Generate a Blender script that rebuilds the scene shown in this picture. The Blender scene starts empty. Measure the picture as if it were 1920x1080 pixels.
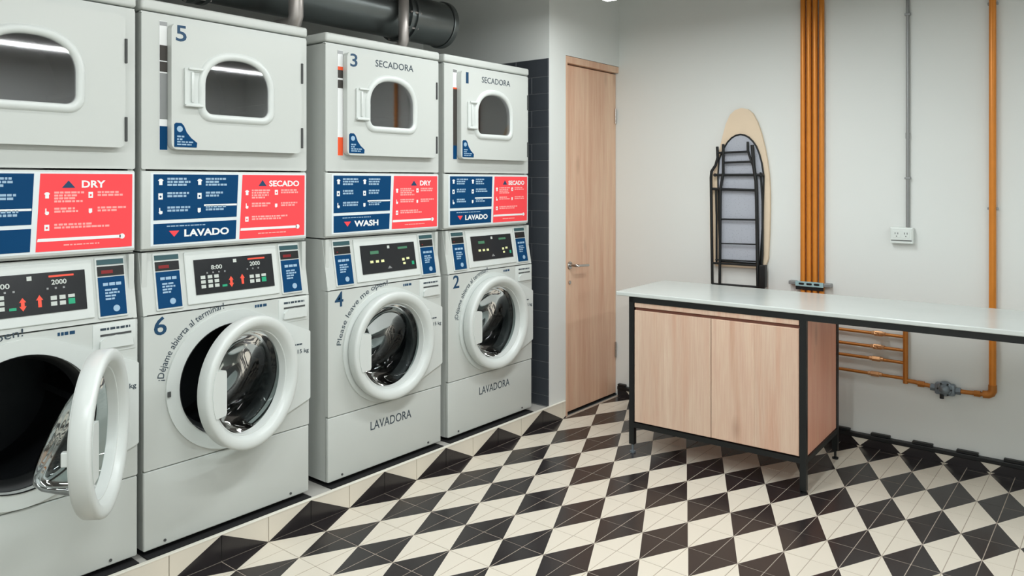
import bpy, bmesh, math, random
from mathutils import Vector, Matrix
random.seed(7)
S = bpy.context.scene
COL = S.collection
PI = math.pi
R = math.radians

# ------------------------------------------------------------------ camera
cam = bpy.data.cameras.new('camera')
cam.sensor_width = 36.0
cam.lens = 1433.6 * 36 / 1920
cam.shift_y = -(540 - 339.04) / 1920
cam.clip_start = 0.02
camo = bpy.data.objects.new('camera', cam)
COL.objects.link(camo)
camo.location = (-3.7298, -2.6401, 1.4209)
camo.rotation_euler = (R(90), 0, 0.6826 - PI / 2)
S.camera = camo

# ------------------------------------------------------------------ world, light, exposure
w = bpy.data.worlds.new('world'); S.world = w; w.use_nodes = True
w.node_tree.nodes['Background'].inputs[0].default_value = (0.8, 0.9, 1.0, 1)
w.node_tree.nodes['Background'].inputs[1].default_value = 0.3
S.view_settings.view_transform = 'Standard'
S.view_settings.look = 'None'
S.view_settings.exposure = -0.70
S.view_settings.gamma = 1.0
S.view_settings.use_curve_mapping = False
LAMP_Z = 2.412
LAMPS = [(-0.72, -0.42), (-2.25, -0.42), (-3.9, -0.42), (-0.95, -1.2), (-2.4, -1.6), (-4.0, -1.6), (-0.20, -3.55), (-1.9, -3.55), (-3.6, -3.55)]
LAMP_POWER = [9.0, 3.5, 3.5, 34.0, 36.0, 40.0, 11.0, 30.0, 34.0]
for k, (lx, ly) in enumerate(LAMPS):
    ld = bpy.data.lights.new('lamp_light', 'AREA'); ld.shape = 'RECTANGLE'; ld.size = 1.14; ld.size_y = 0.05
    ld.energy = LAMP_POWER[k]; ld.color = (0.945, 0.995, 1.0)
    lo = bpy.data.objects.new('lamp_light', ld); COL.objects.link(lo); lo.location = (lx, ly, LAMP_Z - 0.006)

# ------------------------------------------------------------------ materials
def lin(c):
    c = c / 255.0
    return c / 12.92 if c <= 0.04045 else ((c + 0.055) / 1.055) ** 2.4
def rgb(r, g, b): return (lin(r), lin(g), lin(b), 1.0)

def mat(name, col, rough=0.5, metal=0.0, noise=0.0, nscale=8.0, bump=0.0, bscale=200.0, emit=None, estr=0.0, coat=0.0):
    m = bpy.data.materials.new(name); m.use_nodes = True
    nt = m.node_tree; b = nt.nodes['Principled BSDF']
    b.inputs['Base Color'].default_value = col
    b.inputs['Roughness'].default_value = rough
    b.inputs['Metallic'].default_value = metal
    if coat: b.inputs['Coat Weight'].default_value = coat
    if emit:
        b.inputs['Emission Color'].default_value = emit; b.inputs['Emission Strength'].default_value = estr
    tc = nt.nodes.new('ShaderNodeTexCoord')
    n = nt.nodes.new('ShaderNodeTexNoise'); n.inputs['Scale'].default_value = nscale; n.inputs['Detail'].default_value = 4
    nt.links.new(tc.outputs['Object'], n.inputs['Vector'])
    if noise:
        mx = nt.nodes.new('ShaderNodeMix'); mx.data_type = 'RGBA'
        mx.inputs[6].default_value = tuple(c * (1 - noise) for c in col[:3]) + (1,)
        mx.inputs[7].default_value = tuple(min(1, c * (1 + noise)) for c in col[:3]) + (1,)
        nt.links.new(n.outputs['Fac'], mx.inputs[0]); nt.links.new(mx.outputs[2], b.inputs['Base Color'])
    mr = nt.nodes.new('ShaderNodeMapRange')
    mr.inputs[3].default_value = max(0.02, rough - 0.04); mr.inputs[4].default_value = min(1, rough + 0.04)
    nt.links.new(n.outputs['Fac'], mr.inputs[0]); nt.links.new(mr.outputs[0], b.inputs['Roughness'])
    if bump:
        n2 = nt.nodes.new('ShaderNodeTexNoise'); n2.inputs['Scale'].default_value = bscale
        bp = nt.nodes.new('ShaderNodeBump'); bp.inputs['Strength'].default_value = bump; bp.inputs['Distance'].default_value = 0.002
        nt.links.new(tc.outputs['Object'], n2.inputs['Vector']); nt.links.new(n2.outputs['Fac'], bp.inputs['Height'])
        nt.links.new(bp.outputs[0], b.inputs['Normal'])
    return m

def wood(name, a, b_, c, rough=0.45, seed=0.0):
    m = bpy.data.materials.new(name); m.use_nodes = True
    nt = m.node_tree; L = nt.links; b = nt.nodes['Principled BSDF']; b.inputs['Roughness'].default_value = rough
    tc = nt.nodes.new('ShaderNodeTexCoord'); mp = nt.nodes.new('ShaderNodeMapping')
    mp.inputs['Location'].default_value = (seed, seed * 1.7, seed * .3)
    mp.inputs['Scale'].default_value = (9, 9, 0.55)
    L.new(tc.outputs['Object'], mp.inputs['Vector'])
    n = nt.nodes.new('ShaderNodeTexNoise'); n.inputs['Scale'].default_value = 1.6; n.inputs['Detail'].default_value = 6; n.inputs['Distortion'].default_value = 0.6
    L.new(mp.outputs[0], n.inputs['Vector'])
    cr = nt.nodes.new('ShaderNodeValToRGB'); e = cr.color_ramp.elements
    e[0].position = 0.3; e[0].color = c; e[1].position = 0.7; e[1].color = a
    x = cr.color_ramp.elements.new(0.5); x.color = b_
    L.new(n.outputs['Fac'], cr.inputs[0])
    mp2 = nt.nodes.new('ShaderNodeMapping'); mp2.inputs['Scale'].default_value = (60, 60, 2.5)
    L.new(tc.outputs['Object'], mp2.inputs['Vector'])
    n2 = nt.nodes.new('ShaderNodeTexNoise'); n2.inputs['Scale'].default_value = 3; n2.inputs['Detail'].default_value = 3
    L.new(mp2.outputs[0], n2.inputs['Vector'])
    mx = nt.nodes.new('ShaderNodeMix'); mx.data_type = 'RGBA'; mx.blend_type = 'OVERLAY'; mx.inputs[0].default_value = 0.22
    L.new(cr.outputs[0], mx.inputs[6]); L.new(n2.outputs['Fac'], mx.inputs[7])
    # knots
    v = nt.nodes.new('ShaderNodeTexVoronoi'); v.inputs['Scale'].default_value = 1.0
    mp3 = nt.nodes.new('ShaderNodeMapping'); mp3.inputs['Scale'].default_value = (5.5, 5.5, 2.2); mp3.inputs['Location'].default_value = (seed + .3, .2, .9)
    L.new(tc.outputs['Object'], mp3.inputs['Vector']); L.new(mp3.outputs[0], v.inputs['Vector'])
    k = nt.nodes.new('ShaderNodeMapRange'); k.inputs[1].default_value = 0.02; k.inputs[2].default_value = 0.16; k.inputs[3].default_value = 0.55; k.inputs[4].default_value = 0.0
    L.new(v.outputs['Distance'], k.inputs[0])
    mk = nt.nodes.new('ShaderNodeMix'); mk.data_type = 'RGBA'; mk.inputs[7].default_value = tuple(q * .62 for q in c[:3]) + (1,)
    L.new(k.outputs[0], mk.inputs[0]); L.new(mx.outputs[2], mk.inputs[6]); L.new(mk.outputs[2], b.inputs['Base Color'])
    return m

def glass_mat(name, tint, ior=1.5, base=0.0):
    m = bpy.data.materials.new(name); m.use_nodes = True
    nt = m.node_tree; nt.nodes.clear(); L = nt.links
    o = nt.nodes.new('ShaderNodeOutputMaterial'); t = nt.nodes.new('ShaderNodeBsdfTransparent'); g = nt.nodes.new('ShaderNodeBsdfGlossy')
    t.inputs[0].default_value = tint; g.inputs['Roughness'].default_value = 0.03
    f = nt.nodes.new('ShaderNodeFresnel'); f.inputs[0].default_value = ior
    a = nt.nodes.new('ShaderNodeMath'); a.operation = 'ADD'; a.use_clamp = True; a.inputs[1].default_value = base
    mx = nt.nodes.new('ShaderNodeMixShader')
    L.new(f.outputs[0], a.inputs[0]); L.new(a.outputs[0], mx.inputs[0]); L.new(t.outputs[0], mx.inputs[1]); L.new(g.outputs[0], mx.inputs[2]); L.new(mx.outputs[0], o.inputs[0])
    return m

M = {}
M['wall'] = mat('wall_paint', rgb(225, 228, 225), 0.75, noise=0.02, nscale=2, bump=0.05, bscale=90)
M['ceil'] = mat('ceiling_paint', rgb(120, 116, 114), 0.85, noise=0.02)
M['grout'] = mat('grout', rgb(172, 160, 146), 0.85, noise=0.06, nscale=40)
M['tile_white'] = mat('cream_tile', rgb(222, 214, 199), 0.30, noise=0.03, nscale=3)
M['tile_black'] = mat('black_tile', rgb(41, 37, 38), 0.24, noise=0.25, nscale=9)
M['slate'] = mat('slate_tile', rgb(62, 66, 72), 0.35, noise=0.12, nscale=9)
M['slate_joint'] = mat('slate_joint', rgb(120, 122, 124), 0.8)
M['trim_white'] = mat('white_trim', rgb(232, 228, 216), 0.4)
M['sticker_white'] = mat('sticker_white', rgb(222, 230, 232), 0.5)
M['shade_strip'] = mat('shade_strip', rgb(22, 22, 24), 0.8)  # near-black colour standing in for shade below the machines
M['wood_groove'] = mat('wood_groove', rgb(118, 74, 60), 0.7)
M['plinth'] = mat('plinth_top', rgb(176, 174, 168), 0.7, noise=0.1, nscale=12)
M['enamel'] = mat('white_enamel', rgb(199, 203, 199), 0.33, noise=0.012, nscale=3)
M['enamel2'] = mat('white_plastic', rgb(210, 215, 212), 0.3, noise=0.01, nscale=3)
M['seam'] = mat('seam', rgb(70, 72, 72), 0.8)
M['navy'] = mat('navy_print', rgb(0, 62, 106), 0.6, noise=0.06, nscale=5)
M['coral'] = mat('coral_print', rgb(252, 78, 84), 0.6, noise=0.02, nscale=5)
for k_ in ('navy', 'coral'): M[k_].node_tree.nodes['Principled BSDF'].inputs['Specular IOR Level'].default_value = 0.15
M['lettering_navy'] = mat('navy_letter', rgb(10, 62, 96), 0.5)
M['lettering_dark'] = mat('dark_letter', rgb(52, 66, 78), 0.5)
M['print_white'] = mat('white_print', rgb(238, 240, 240), 0.5)
M['print_pale'] = mat('pale_print', rgb(152, 182, 206), 0.5)
M['print_pink'] = mat('pink_print', rgb(255, 168, 164), 0.5)
M['display'] = mat('display_black', rgb(26, 28, 32), 0.22, noise=0.1)
M['black_plastic'] = mat('black_plastic', rgb(12, 14, 16), 0.45)
M['teal_slot'] = mat('teal_slot', rgb(48, 82, 88), 0.35)
M['led_red'] = mat('led_red', rgb(110, 14, 18), 0.4, emit=rgb(200, 20, 24), estr=0.18)
M['key_red'] = mat('key_red', rgb(250, 84, 62), 0.4)
M['key_green'] = mat('key_green', rgb(30, 160, 118), 0.4)
M['key_white'] = mat('key_white', rgb(196, 202, 196), 0.4)
M['key_yellow'] = mat('key_yellow', rgb(222, 224, 168), 0.4, emit=rgb(222, 224, 150), estr=0.25)
M['seg_green'] = mat('green_digit', rgb(70, 120, 92), 0.4, emit=rgb(60, 130, 90), estr=0.12)
M['orange'] = mat('orange_label', rgb(240, 88, 42), 0.5)
M['brown_label'] = mat('dark_label', rgb(60, 56, 52), 0.5)
M['steel'] = mat('drum_steel', rgb(150, 150, 152), 0.26, 1.0, noise=0.1, nscale=30, bump=0.35, bscale=60)
M['drum_dark'] = mat('dark_drum', rgb(48, 51, 54), 0.38, 0.6, noise=0.2, nscale=10, bump=0.4, bscale=45)
M['dryer_drum'] = mat('dryer_drum', rgb(205, 205, 208), 0.4, 0.3, noise=0.08, nscale=6)
M['rubber'] = mat('black_rubber', rgb(20, 22, 23), 0.5)
M['cavity'] = mat('cavity_dark', rgb(36, 36, 38), 0.6)
M['duct'] = mat('duct_metal', rgb(120, 126, 126), 0.3, 0.85, noise=0.12, nscale=6)
M['branch'] = mat('galvanised', rgb(186, 180, 176), 0.35, 0.6, noise=0.08, nscale=14)
M['black_metal'] = mat('black_steel', rgb(8, 13, 15), 0.45, 0.0, noise=0.1)
M['counter'] = mat('white_worktop', rgb(205, 211, 208), 0.22, noise=0.015, nscale=4)
M['copper'] = mat('copper_gas_pipe', rgb(214, 132, 44), 0.34, 0.25, noise=0.12, nscale=14)
M['brass'] = mat('brass_fitting', rgb(206, 152, 104), 0.35, 0.5, noise=0.1, nscale=30)
M['old_brass'] = mat('brown_gas_pipe', rgb(180, 112, 42), 0.38, 0.3, noise=0.14, nscale=20)
M['zinc'] = mat('cast_zinc', rgb(128, 138, 146), 0.42, 0.6, noise=0.15, nscale=40, bump=0.2, bscale=90)
M['alu'] = mat('bracket_metal', rgb(170, 204, 208), 0.4, 0.3, noise=0.1, nscale=30)
M['conduit'] = mat('grey_conduit', rgb(146, 148, 148), 0.4, 0.4, noise=0.05)
M['socket'] = mat('socket_plastic', rgb(222, 228, 224), 0.4)
M['socket_hole'] = mat('socket_hole', rgb(90, 92, 92), 0.5)
M['cover'] = mat('beige_cover', rgb(228, 208, 182), 0.8, noise=0.04, nscale=12, bump=0.1)
M['cover_edge'] = mat('pale_cover_edge', rgb(222, 216, 202), 0.8)
M['chrome'] = mat('chrome', rgb(190, 186, 182), 0.22, 1.0)
M['lamp_body'] = mat('lamp_body', rgb(225, 225, 222), 0.4)
M['lamp_glow'] = mat('lamp_glow', rgb(255, 255, 255), 0.4, emit=(1, .98, .94, 1), estr=14)
M['wood'] = wood('light_oak', rgb(222, 196, 174), rgb(214, 184, 162), rgb(208, 164, 140), seed=1.3)
M['wood2'] = wood('light_oak_b', rgb(224, 196, 172), rgb(216, 184, 162), rgb(204, 164, 140), seed=4.1)
M['wood_door'] = wood('door_oak', rgb(236, 202, 174), rgb(226, 188, 160), rgb(216, 170, 142), seed=7.7)
M['wood_side'] = wood('red_oak', rgb(246, 190, 162), rgb(240, 174, 146), rgb(228, 150, 124), seed=2.2)
M['glass'] = glass_mat('door_glass', (0.72, 0.78, 0.78, 1), 1.28, 0.015)
M['glass_dark'] = glass_mat('smoked_glass', (0.80, 0.80, 0.82, 1), 1.45, 0.14)

def mesh_cloth():
    m = bpy.data.materials.new('grey_perforated_board'); m.use_nodes = True
    nt = m.node_tree; b = nt.nodes['Principled BSDF']; b.inputs['Roughness'].default_value = 0.7
    tc = nt.nodes.new('ShaderNodeTexCoord'); v = nt.nodes.new('ShaderNodeTexVoronoi'); v.inputs['Scale'].default_value = 110
    v.inputs['Randomness'].default_value = 0.3
    nt.links.new(tc.outputs['Object'], v.inputs['Vector'])
    cr = nt.nodes.new('ShaderNodeValToRGB'); cr.color_ramp.elements[0].position = .2; cr.color_ramp.elements[0].color = rgb(120, 124, 134)
    cr.color_ramp.elements[1].position = .45; cr.color_ramp.elements[1].color = rgb(176, 180, 190)
    nt.links.new(v.outputs['Distance'], cr.inputs[0]); nt.links.new(cr.outputs[0], b.inputs['Base Color'])
    return m
M['mesh_board'] = mesh_cloth()

# ------------------------------------------------------------------ mesh helpers
class MB:
    def __init__(s): s.v = []; s.f = []; s.m = []
    def add(s, vs, fs, mi=0):
        o = len(s.v); s.v += [tuple(p) for p in vs]
        for f in fs: s.f.append([i + o for i in f]); s.m.append(mi)
        return s
    def box(s, x0, y0, z0, x1, y1, z1, mi=0):
        return s.add([(x0,y0,z0),(x1,y0,z0),(x1,y1,z0),(x0,y1,z0),(x0,y0,z1),(x1,y0,z1),(x1,y1,z1),(x0,y1,z1)],
                     [(0,3,2,1),(4,5,6,7),(0,1,5,4),(1,2,6,5),(2,3,7,6),(3,0,4,7)], mi)
    def bbox(s, x0, y0, z0, x1, y1, z1, r=0.004, seg=2, mi=0):
        bm = bmesh.new(); bmesh.ops.create_cube(bm, size=1)
        for v in bm.verts: v.co = Vector(((x0+x1)/2 + v.co.x*(x1-x0), (y0+y1)/2 + v.co.y*(y1-y0), (z0+z1)/2 + v.co.z*(z1-z0)))
        bmesh.ops.bevel(bm, geom=list(bm.edges), offset=r, segments=seg, profile=0.5, affect='EDGES')
        bm.verts.index_update()
        s.add([v.co[:] for v in bm.verts], [[v.index for v in f.verts] for f in bm.faces], mi); bm.free(); return s
    def hexa(s, p, mi=0):  # 8 points: bottom 4 ccw, top 4 ccw
        return s.add(p, [(0,3,2,1),(4,5,6,7),(0,1,5,4),(1,2,6,5),(2,3,7,6),(3,0,4,7)], mi)
    def prism(s, pts, y0, y1, mi=0):   # outline in xz, extruded in y (y0 = front)
        n = len(pts)
        vs = [(x, y0, z) for x, z in pts] + [(x, y1, z) for x, z in pts]
        fs = [list(range(n)), list(range(2*n-1, n-1, -1))] + [(i, n+i, n+(i+1) % n, (i+1) % n) for i in range(n)]
        return s.add(vs, fs, mi)
    def prismx(s, pts, x0, x1, mi=0):   # outline in yz
        n = len(pts)
        vs = [(x0, y, z) for y, z in pts] + [(x1, y, z) for y, z in pts]
        fs = [list(range(n)), list(range(2*n-1, n-1, -1))] + [(i, n+i, n+(i+1) % n, (i+1) % n) for i in range(n)]
        return s.add(vs, fs, mi)
    def lathe(s, prof, c, n=48, mi=0, axis='y', closed=False):   # prof: (r, h) about axis through c
        P = []
        for r, h in prof:
            for k in range(n):
                a = 2*PI*k/n; ca, sa = r*math.cos(a), r*math.sin(a)
                P.append({'y': (c[0]+ca, c[1]+h, c[2]+sa), 'z': (c[0]+ca, c[1]+sa, c[2]+h), 'x': (c[0]+h, c[1]+ca, c[2]+sa)}[axis])
        F = []; m = len(prof); rng = range(m) if closed else range(m-1)
        for i in rng:
            j = (i+1) % m
            for k in range(n): F.append((i*n+k, i*n+(k+1) % n, j*n+(k+1) % n, j*n+k))
        if not closed:
            if prof[0][0] > 1e-6: F.append([k for k in range(n)][::-1]) if s.capflag else None
            if prof[-1][0] > 1e-6: F.append([(m-1)*n+k for k in range(n)]) if s.capflag else None
        return s.add(P, F, mi)
    capflag = False
    def cyl(s, c, r, h, axis='z', n=20, mi=0, ch=0.0):
        s.capflag = True
        pr = [(r, 0), (r, h)] if not ch else [(r-ch, 0), (r, ch), (r, h-ch), (r-ch, h)]
        s.lathe(pr, c, n, mi, axis); s.capflag = False; return s
    def tube(s, pts, r, n=10, mi=0, flat=None):
        pts = [Vector(p) for p in pts]; rings = []
        for i, p in enumerate(pts):
            d = (pts[min(i+1, len(pts)-1)] - pts[max(i-1, 0)]).normalized()
            if 0 < i < len(pts)-1:
                a = (pts[i]-pts[i-1]).normalized(); b = (pts[i+1]-pts[i]).normalized()
                sc = 1/max(0.5, math.cos(a.angle(b)/2))
            else: sc = 1
            up = Vector((1, 0, 0)) if abs(d.x) < 0.9 else Vector((0, 0, 1))
            u = d.cross(up).normalized(); v = d.cross(u).normalized()
            rings.append([(p + (u*math.cos(2*PI*k/n)*sc + v*math.sin(2*PI*k/n))*r)[:] for k in range(n)])
        o = [q for rr in rings for q in rr]; F = []
        for i in range(len(pts)-1):
            for k in range(n): F.append((i*n+k, i*n+(k+1) % n, (i+1)*n+(k+1) % n, (i+1)*n+k))
        F.append(list(range(n))[::-1]); F.append([(len(pts)-1)*n+k for k in range(n)])
        return s.add(o, F, mi)
    def plate_hole(s, outer, hole, c, y0, y1, mi=0, n=96, lip=None):
        """plate in xz between y0 (front) and y1 with a hole; both outlines star-shaped about c"""
        ang = sorted(set([round(2*PI*k/n, 6) for k in range(n)] + [round(math.atan2(z-c[1], x-c[0]) % (2*PI), 6) for x, z in outer]))
        def hit(poly, a):
            d = (math.cos(a), math.sin(a)); best = None
            for i in range(len(poly)):
                p = poly[i]; q = poly[(i+1) % len(poly)]
                ex, ez = q[0]-p[0], q[1]-p[1]; den = d[0]*ez - d[1]*ex
                if abs(den) < 1e-12: continue
                wx, wz = p[0]-c[0], p[1]-c[1]
                t = (wx*ez - wz*ex)/den; u = (wx*d[1] - wz*d[0])/den
                if t > 0 and -1e-6 <= u <= 1+1e-6 and (best is None or t < best): best = t
            return (c[0]+d[0]*best, c[1]+d[1]*best)
        A = [hit(outer, a) for a in ang]; B = [hit(hole, a) for a in ang]; k = len(ang)
        V = [(x, y0, z) for x, z in A] + [(x, y0, z) for x, z in B] + [(x, y1, z) for x, z in A] + [(x, y1, z) for x, z in B]
        F = []
        for i in range(k):
            j = (i+1) % k
            F += [(i, j, k+j, k+i), (2*k+j, 2*k+i, 3*k+i, 3*k+j), (j, i, 2*k+i, 2*k+j), (k+i, k+j, 3*k+j, 3*k+i)]
        return s.add(V, F, mi)
    def xf(s, mtx): s.v = [(mtx @ Vector(p))[:] for p in s.v]; return s
    def mesh(s, name, mats, smooth=None):
        me = bpy.data.meshes.new(name); me.from_pydata(s.v, [], s.f)
        for k in mats: me.materials.append(M[k])
        me.polygons.foreach_set('material_index', s.m)
        bm = bmesh.new(); bm.from_mesh(me); bmesh.ops.recalc_face_normals(bm, faces=bm.faces); bm.to_mesh(me); bm.free()
        if smooth:
            me.polygons.foreach_set('use_smooth', [True]*len(me.polygons))
            try: me.set_sharp_from_angle(angle=R(smooth))
            except Exception: pass
        me.update(); return me

def link(name, me, parent=None, loc=(0,0,0), rot=(0,0,0), **kw):
    o = bpy.data.objects.new(name, me); COL.objects.link(o)
    o.location = loc; o.rotation_euler = rot; o.parent = parent
    for k, v in kw.items(): o[k] = v
    return o
def part(name, mb, mats, parent, smooth=None, loc=(0,0,0), rot=(0,0,0), **kw):
    if isinstance(mats, str): mats = [mats]
    return link(name, mb.mesh(name, mats, smooth), parent, loc, rot, **kw)
def thing(name, label, cat, loc=(0,0,0), rot=(0,0,0), group=None):
    o = link(name, None, None, loc, rot, label=label, category=cat)
    o.empty_display_size = 0.05
    if group: o['group'] = group
    return o
CACHE = {}
def cached(key, fn):
    if key not in CACHE: CACHE[key] = fn()
    return CACHE[key]

def circle(cx, cz, r, n=64, a0=0, a1=2*PI): return [(cx+r*math.cos(a0+(a1-a0)*k/n), cz+r*math.sin(a0+(a1-a0)*k/n)) for k in range(n)]
def rrect(x0, z0, x1, z1, r, n=6):
    P = []
    for cx, cz, a in ((x1-r, z1-r, 0), (x0+r, z1-r, PI/2), (x0+r, z0+r, PI), (x1-r, z0+r, 1.5*PI)):
        P += [(cx+r*math.cos(a+PI/2*k/n), cz+r*math.sin(a+PI/2*k/n)) for k in range(n+1)]
    return P

# lettering: Blender's own font turned into a thin mesh (local x right, z up, front at y=0)
def glyphs(txt, size, bold=0.0, thick=0.0006):
    cu = bpy.data.curves.new('t', 'FONT'); cu.body = txt; cu.size = size; cu.offset = bold; cu.extrude = thick/2
    cu.resolution_u = 3
    ob = bpy.data.objects.new('t', cu); COL.objects.link(ob)
    dg = bpy.context.evaluated_depsgraph_get(); dg.update()
    me = bpy.data.meshes.new_from_object(ob.evaluated_get(dg))
    V = [(v.co.x, -v.co.z, v.co.y) for v in me.vertices]; F = [list(p.vertices) for p in me.polygons]
    COL.objects.unlink(ob); bpy.data.objects.remove(ob); bpy.data.curves.remove(cu); bpy.data.meshes.remove(me)
    return V, F
def text_mb(txt, x, z, h, w=None, bold=0.0, shear=0.0, y=0.0, mi=0, mb=None):
    """text with its lower-left at (x,z), cap height h, total width w"""
    V, F = glyphs(txt, 1.0, bold)
    x0 = min(v[0] for v in V); x1 = max(v[0] for v in V); z0 = min(v[2] for v in V if True); z1 = max(v[2] for v in V)
    sz = h/(z1-z0); sx = (w/(x1-x0)) if w else sz
    mb = mb or MB()
    return mb.add([(x+(a-x0)*sx+shear*(c-z0)*sz, y+b, z+(c-z0)*sz) for a, b, c in V], F, mi)
def arc_text(txt, c, r, a0, a1, h, bold=0.0, y=0.0):
    """letters on a circle, reading clockwise from angle a0 to a1 (degrees)"""
    V, F = glyphs(txt, 1.0, bold)
    x0 = min(v[0] for v in V); x1 = max(v[0] for v in V); sc = h/0.75
    mb = MB(); P = []
    for a, b, z in V:
        t = R(a0 + (a1-a0)*(a-x0)/(x1-x0)); rr = r + z*sc
        P.append((c[0]+rr*math.cos(t), y+b, c[1]+rr*math.sin(t)))
    return mb.add(P, F)

# ================================================================== STRUCTURE
XW = 0.66        # far wall plane
XR = -0.132      # recess side wall (tile face)
floor = part('floor', MB().box(-5.3, -4.4, -0.06, XW+0.02, 0.02, -0.0008), 'grout', None, kind='structure')

def clip(poly, x1):     # clip polygon to x<=x1
    out = []
    for i in range(len(poly)):
        p, q = poly[i], poly[(i+1) % len(poly)]
        if p[0] <= x1: out.append(p)
        if (p[0] <= x1) != (q[0] <= x1):
            t = (x1-p[0])/(q[0]-p[0]); out.append((x1, p[1]+t*(q[1]-p[1])))
    return out
G = 0.0016
def tile_mb(black_right, black_low, mb=None, ox=0, oy=0, xmax=None):
    """one 200 x 100 mm tile, colour split on a diagonal, origin at its low-left corner. black corner given by flags"""
    x0, x1, y0, y1 = G, .2-G, G, .1-G
    bc = (x1 if black_right else x0, y1 if not black_low else y0)
    wc = (x0 if black_right else x1, y0 if not black_low else y1)
    s1 = (bc[0], wc[1]); s2 = (wc[0], bc[1])
    mb = mb or MB()
    for tri, mi in (([bc, s1, s2], 1), ([wc, s1, s2], 0)):
        if xmax is not None: tri = clip(tri, xmax)
        n = len(tri)
        if n < 3: continue
        ar = sum(tri[i][0]*tri[(i+1) % n][1]-tri[(i+1) % n][0]*tri[i][1] for i in range(n))
        if ar < 0: tri = tri[::-1]
        V = [(ox+a, oy+b, 0) for a, b in tri] + [(ox+a, oy+b, -0.004) for a, b in tri]
        F = [list(range(n))] + [(i, n+i, n+(i+1) % n, (i+1) % n) for i in range(n)]
        mb.add(V, F, mi)
    return mb
import numpy as np
ct, st = math.cos(.6826), math.sin(.6826)
def depth_view(x, y, z=0):
    dx, dy = x+3.7298, y+2.6401; zz = dx*ct+dy*st; r = dx*st-dy*ct
    if zz < .3: return None
    return zz, 960+1433.6*r/zz, 339.04-1433.6*(z-1.4209)/zz
cells = []
for a in range(-26, 4):
    for b in range(0, 44):      # cell x in [a,a+1]*.2 ; y in [-(b+1), -b]*.1
        dv = depth_view((a+.5)*.2, -(b+.5)*.1)
        vis = dv is not None and -60 < dv[1] < 1980 and dv[2] < 1110
        cells.append((0 if vis else 1, dv[0] if dv else 99, a, b))
cells.sort()
rest = MB(); cnt = 0
for vis, zz, a, b in cells:
    # black centre at corner (odd a, even b)
    br = (a+1) % 2 == 1; bl = (b+1) % 2 == 0
    cut = 0.036 if a == 3 else None
    if not vis and cnt < 296:
        key = ('tile', br, bl, cut)
        me = cached(key, lambda: tile_mb(br, bl, xmax=cut).mesh('tile', ['tile_white', 'tile_black']))
        link('tile', me, floor, (a*.2, -(b+1)*.1, random.uniform(-.0004, .0004))); cnt += 1
    else:
        tile_mb(br, bl, rest, a*.2, -(b+1)*.1, cut)
part('tile_field', rest, ['tile_white', 'tile_black'], floor, kind='stuff')

# plinth under the machines with tiled riser
plinth = part('trim_1', MB().box(-5.3, 0.006, -0.06, XR, 1.06, 0.098).box(XR, 0.006, -.06, 0.03, 0.012, .098), 'plinth', None, kind='structure')
for a in range(-26, 1):
    x0 = a*.2; x1 = min((a+1)*.2, 0.03); odd_left = a % 2 != 0
    mb = MB(); zt = 0.0985
    bx = x0+G if odd_left else x0+.2-G; ox = x0+.2-G if odd_left else x0+G
    for tri, mi in (([(bx, G), (bx, zt), (ox, G)], 1), ([(ox, zt), (bx, zt), (ox, G)], 0)):
        tri = clip(tri, x1-G)
        if len(tri) >= 3: mb.prism(tri, 0.0, 0.0059, mi)
    part('tile', mb, ['tile_white', 'tile_black'], plinth)
for x0_ in (-3.180, -2.468, -1.680, -0.945): part('shade_strip', MB().box(x0_+.004, .022, .0978, x0_+.686, .74, .1034), 'shade_strip', plinth)  # dark strips on the plinth painting the shadow gap under each machine
part('trim_2', MB().bbox(-5.3, -0.0015, 0.0985, 0.03, 0.016, 0.1035, r=.0012), 'trim_white', None, kind='structure')

# walls
wf = part('wall_far', MB().box(XW, -4.4, -0.06, XW+.12, 1.2, 3.0), 'wall', None, kind='structure')
wb = part('wall_back', MB().box(XR+.01, 0.012, -.06, 0.045, 1.06, 2.95).box(0.045, 0.012, 2.178, XW, 1.06, 2.95).box(0.045, 0.085, -.06, XW, 1.06, 2.178).box(-5.3, 1.06, -.06, XW, 1.18, 2.95), 'wall', None, kind='structure')
# slate wall tiles on the side of the recess
zs = [0.1035, 0.163] + [0.163+0.0984*k for k in range(1, 21)]; zs = [z for z in zs if z < 2.12] + [2.138]
part('slate_joint', MB().box(XR+.0015, 0.014, .0985, XR+.0099, 1.058, 2.138), 'slate_joint', wb)
for i in range(len(zs)-1):
    off = 0.0 if i % 2 == 0 else 0.12
    ys = [0.0125] + [y for y in (0.0125+.24*k-off for k in range(0, 7)) if .0125 < y < 1.05] + [1.058]
    for j in range(len(ys)-1):
        part('tile', MB().bbox(XR, ys[j]+.001, zs[i]+.001, XR+.008, ys[j+1]-.001, zs[i+1]-.001, r=.0012, seg=1), 'slate', wb)
part('wall_left', MB().box(-5.42, -4.52, -.06, -5.3, 1.2, 2.95), 'wall', None, kind='structure')
part('wall_near', MB().box(-5.3, -4.52, -.06, XW+.12, -4.4, 2.95), 'wall', None, kind='structure')
part('ceiling', MB().box(-5.42, -4.52, 2.95, XW+.12, 1.2, 3.03), 'ceil', None, kind='structure')

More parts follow.
